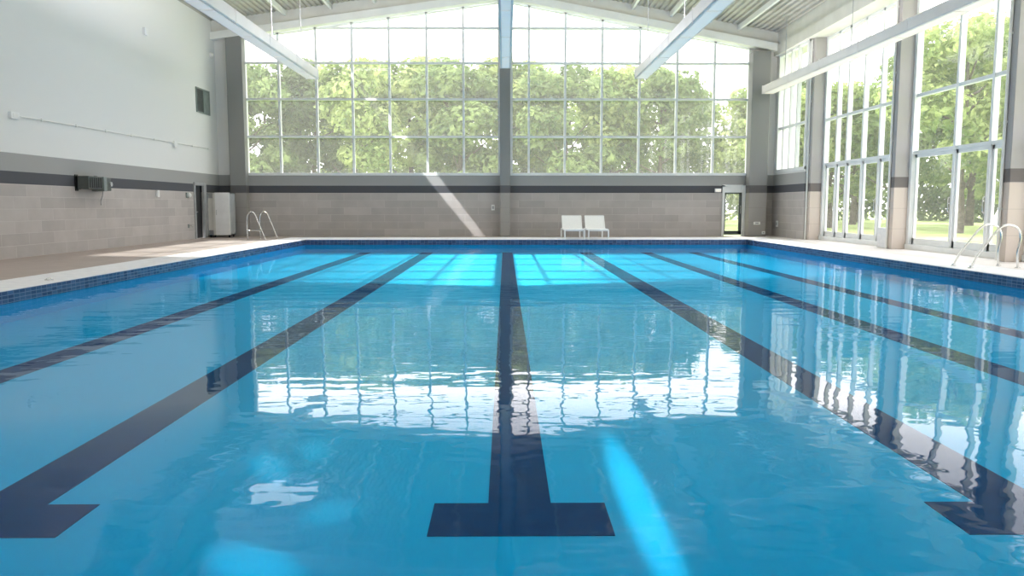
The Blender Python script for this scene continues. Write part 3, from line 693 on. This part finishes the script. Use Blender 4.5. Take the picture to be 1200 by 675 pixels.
# undergrowth: a mass of leaves nobody could count
u = MB(); rnd = random.Random(9)
def bushes(x0, y0, x1, y1, n, hh, dep):
    for i in range(n):
        t = rnd.random(); x = x0 + (x1 - x0) * t + rnd.uniform(-dep, dep); y = y0 + (y1 - y0) * t + rnd.uniform(-dep, dep)
        z = -.12 + hh * (rnd.random() ** .8) * (.75 + .25 * sin(t * 60))
        nv = Vector((rnd.gauss(0, 1), rnd.gauss(0, 1), rnd.gauss(0, 1))).normalized(); a = nv.orthogonal().normalized() * rnd.uniform(.2, .4); b = nv.cross(a) * .6
        p = Vector((x, y, z)); u._add([p - a, p - b, p + a, p + b], [(0, 1, 2, 3)])
bushes(-40, 76, 40, 78, 14000, 7.0, 1.6); bushes(40, 78, 44, 30, 9000, 6.0, 1.6); bushes(44, 30, 42, -8, 6000, 5, 1.4)
u.build('undergrowth', M['leaf3'], label='dark leafy undergrowth behind the tree trunks', cat='undergrowth', kind='stuff')
# closed white parasol on the lawn
r_ = empty('garden_parasol', (23.55, 38, -.12), label='closed white pointed parasol on the lawn outside', cat='parasol')
f = MB(); f.cyl((0, 0, 0), (0, 0, 1.2), .04, 10); f.cyl((0, 0, 0), (0, 0, .08), .3, 20); f.build('pole', M['steel_l'], r_)
f = MB(); n = 16; prof = ((.34, .45), (.36, .55), (.26, .95), (.14, 1.3), (.05, 1.55), (.01, 1.62))
vs = []; 
for rr, z in prof:
    for k in range(n): a = 2 * pi * k / n; q = rr * (1 + .14 * (1 if k % 2 else -1)); vs.append((cos(a) * q, sin(a) * q, z))
f._add(vs, [(i * n + k, i * n + (k + 1) % n, (i + 1) * n + (k + 1) % n, (i + 1) * n + k) for i in range(len(prof) - 1) for k in range(n)] + [tuple(range(n))[::-1]], True)
f.build('canopy', M['sling'], r_)

# ------------------------------------------------------------------ light
W = bpy.data.worlds.new('sky'); S.world = W; W.use_nodes = True
bg = W.node_tree.nodes['Background']; bg.inputs['Color'].default_value = (.98, .975, 1.0, 1); bg.inputs['Strength'].default_value = 3.4
def light(name, typ, loc, rot=None, look=None, **kw):
    d_ = bpy.data.lights.new(name, typ); o = bpy.data.objects.new(name, d_); COL.objects.link(o); o.location = loc
    for k, v in kw.items(): setattr(d_, k, v)
    if look is not None: o.rotation_euler = (Vector(look) - Vector(loc)).to_track_quat('-Z', 'Y').to_euler()
    elif rot: o.rotation_euler = rot
    return o
el = atan(.60)
sun = light('sun', 'SUN', (0, 60, 40), look=(0, 60 - 40 / tan(el), 0), energy=4.9, angle=radians(.6), color=(1, .96, .88))
# light portals in the window openings help the sky light reach indoors
for nm, loc, lk, sx, sy in (('portal_far', (-.3, YF + .5, 6.2), (-.3, 0, 6.2), 22, 7.4), ('portal_side', (12.5, 16, 3.9), (0, 16, 3.9), 30, 7.8)):
    o = light(nm, 'AREA', loc, look=lk, energy=1, shape='RECTANGLE', size=sx, size_y=sy); o.data.cycles.is_portal = True

def spot(name, loc, look, sx, sy, energy, cone, blend=1.0, col=(1, 1, 1), rz=0):
    o = light(name, 'SPOT', loc, energy=energy, spot_size=radians(cone), spot_blend=blend, shadow_soft_size=.02, color=col)
    q = (Vector(look) - Vector(loc)).to_track_quat('-Z', 'Y')
    o.rotation_mode = 'QUATERNION'; o.rotation_quaternion = q @ Euler((0, 0, rz)).to_quaternion(); o.scale = (sx, sy, 1)
    return o
# unseen narrow spots added to make the cyan glows on the basin floor
spot('added_spot', (.8, 5.0, 8.6), (.8, 4.7, ZF), .085, 1.0, 3200, 22, col=(.8, 1, .85))
# another added spot without a fixture, for the slanting light band on the far wall
spot('added_spot', (-6.9, 24.0, 8.6), (-3.9, 34.5, 3.55), .05, 1.0, 5500, 46, blend=.5, rz=BZ)
spot('added_spot', (-1.55, 5.2, 8.6), (-1.62, 5.35, ZF), .35, 1.0, 900, 6, col=(.8, 1, .85))
spot('added_spot', (-1.3, 5.4, 8.6), (-1.40, 5.75, ZF), .35, 1.0, 700, 5, col=(.8, 1, .85))
spot('added_spot', (-1.0, 4.6, 8.6), (-1.03, 4.52, ZF), .7, 1.0, 700, 3.4, col=(.8, 1, .85))
spot('added_spot', (-1.3, 3.8, 8.6), (-1.26, 3.85, ZF), 1.0, .5, 1500, 5.5, col=(.8, 1, .85))

# ------------------------------------------------------------------ camera
F = 940.0
cam = bpy.data.cameras.new('camera'); co = bpy.data.objects.new('camera', cam); COL.objects.link(co); S.camera = co
cam.sensor_width = 36; cam.sensor_fit = 'HORIZONTAL'; cam.lens = F / 1200 * 36; cam.clip_end = 500
co.location = (0, 0, 1.3); co.rotation_euler = (pi / 2 - atan(96.5 / F), 0, -atan(8 / F))

S.view_settings.view_transform = 'Standard'; S.view_settings.look = 'None'; S.view_settings.gamma = 1; S.view_settings.exposure = .50
S.view_settings.use_curve_mapping = False
S.cycles.use_denoising = True; S.cycles.max_bounces = 10; S.cycles.diffuse_bounces = 5; S.cycles.transparent_max_bounces = 16; S.cycles.glossy_bounces = 4
S.cycles.caustics_reflective = False; S.cycles.caustics_refractive = False; S.cycles.sample_clamp_indirect = 6
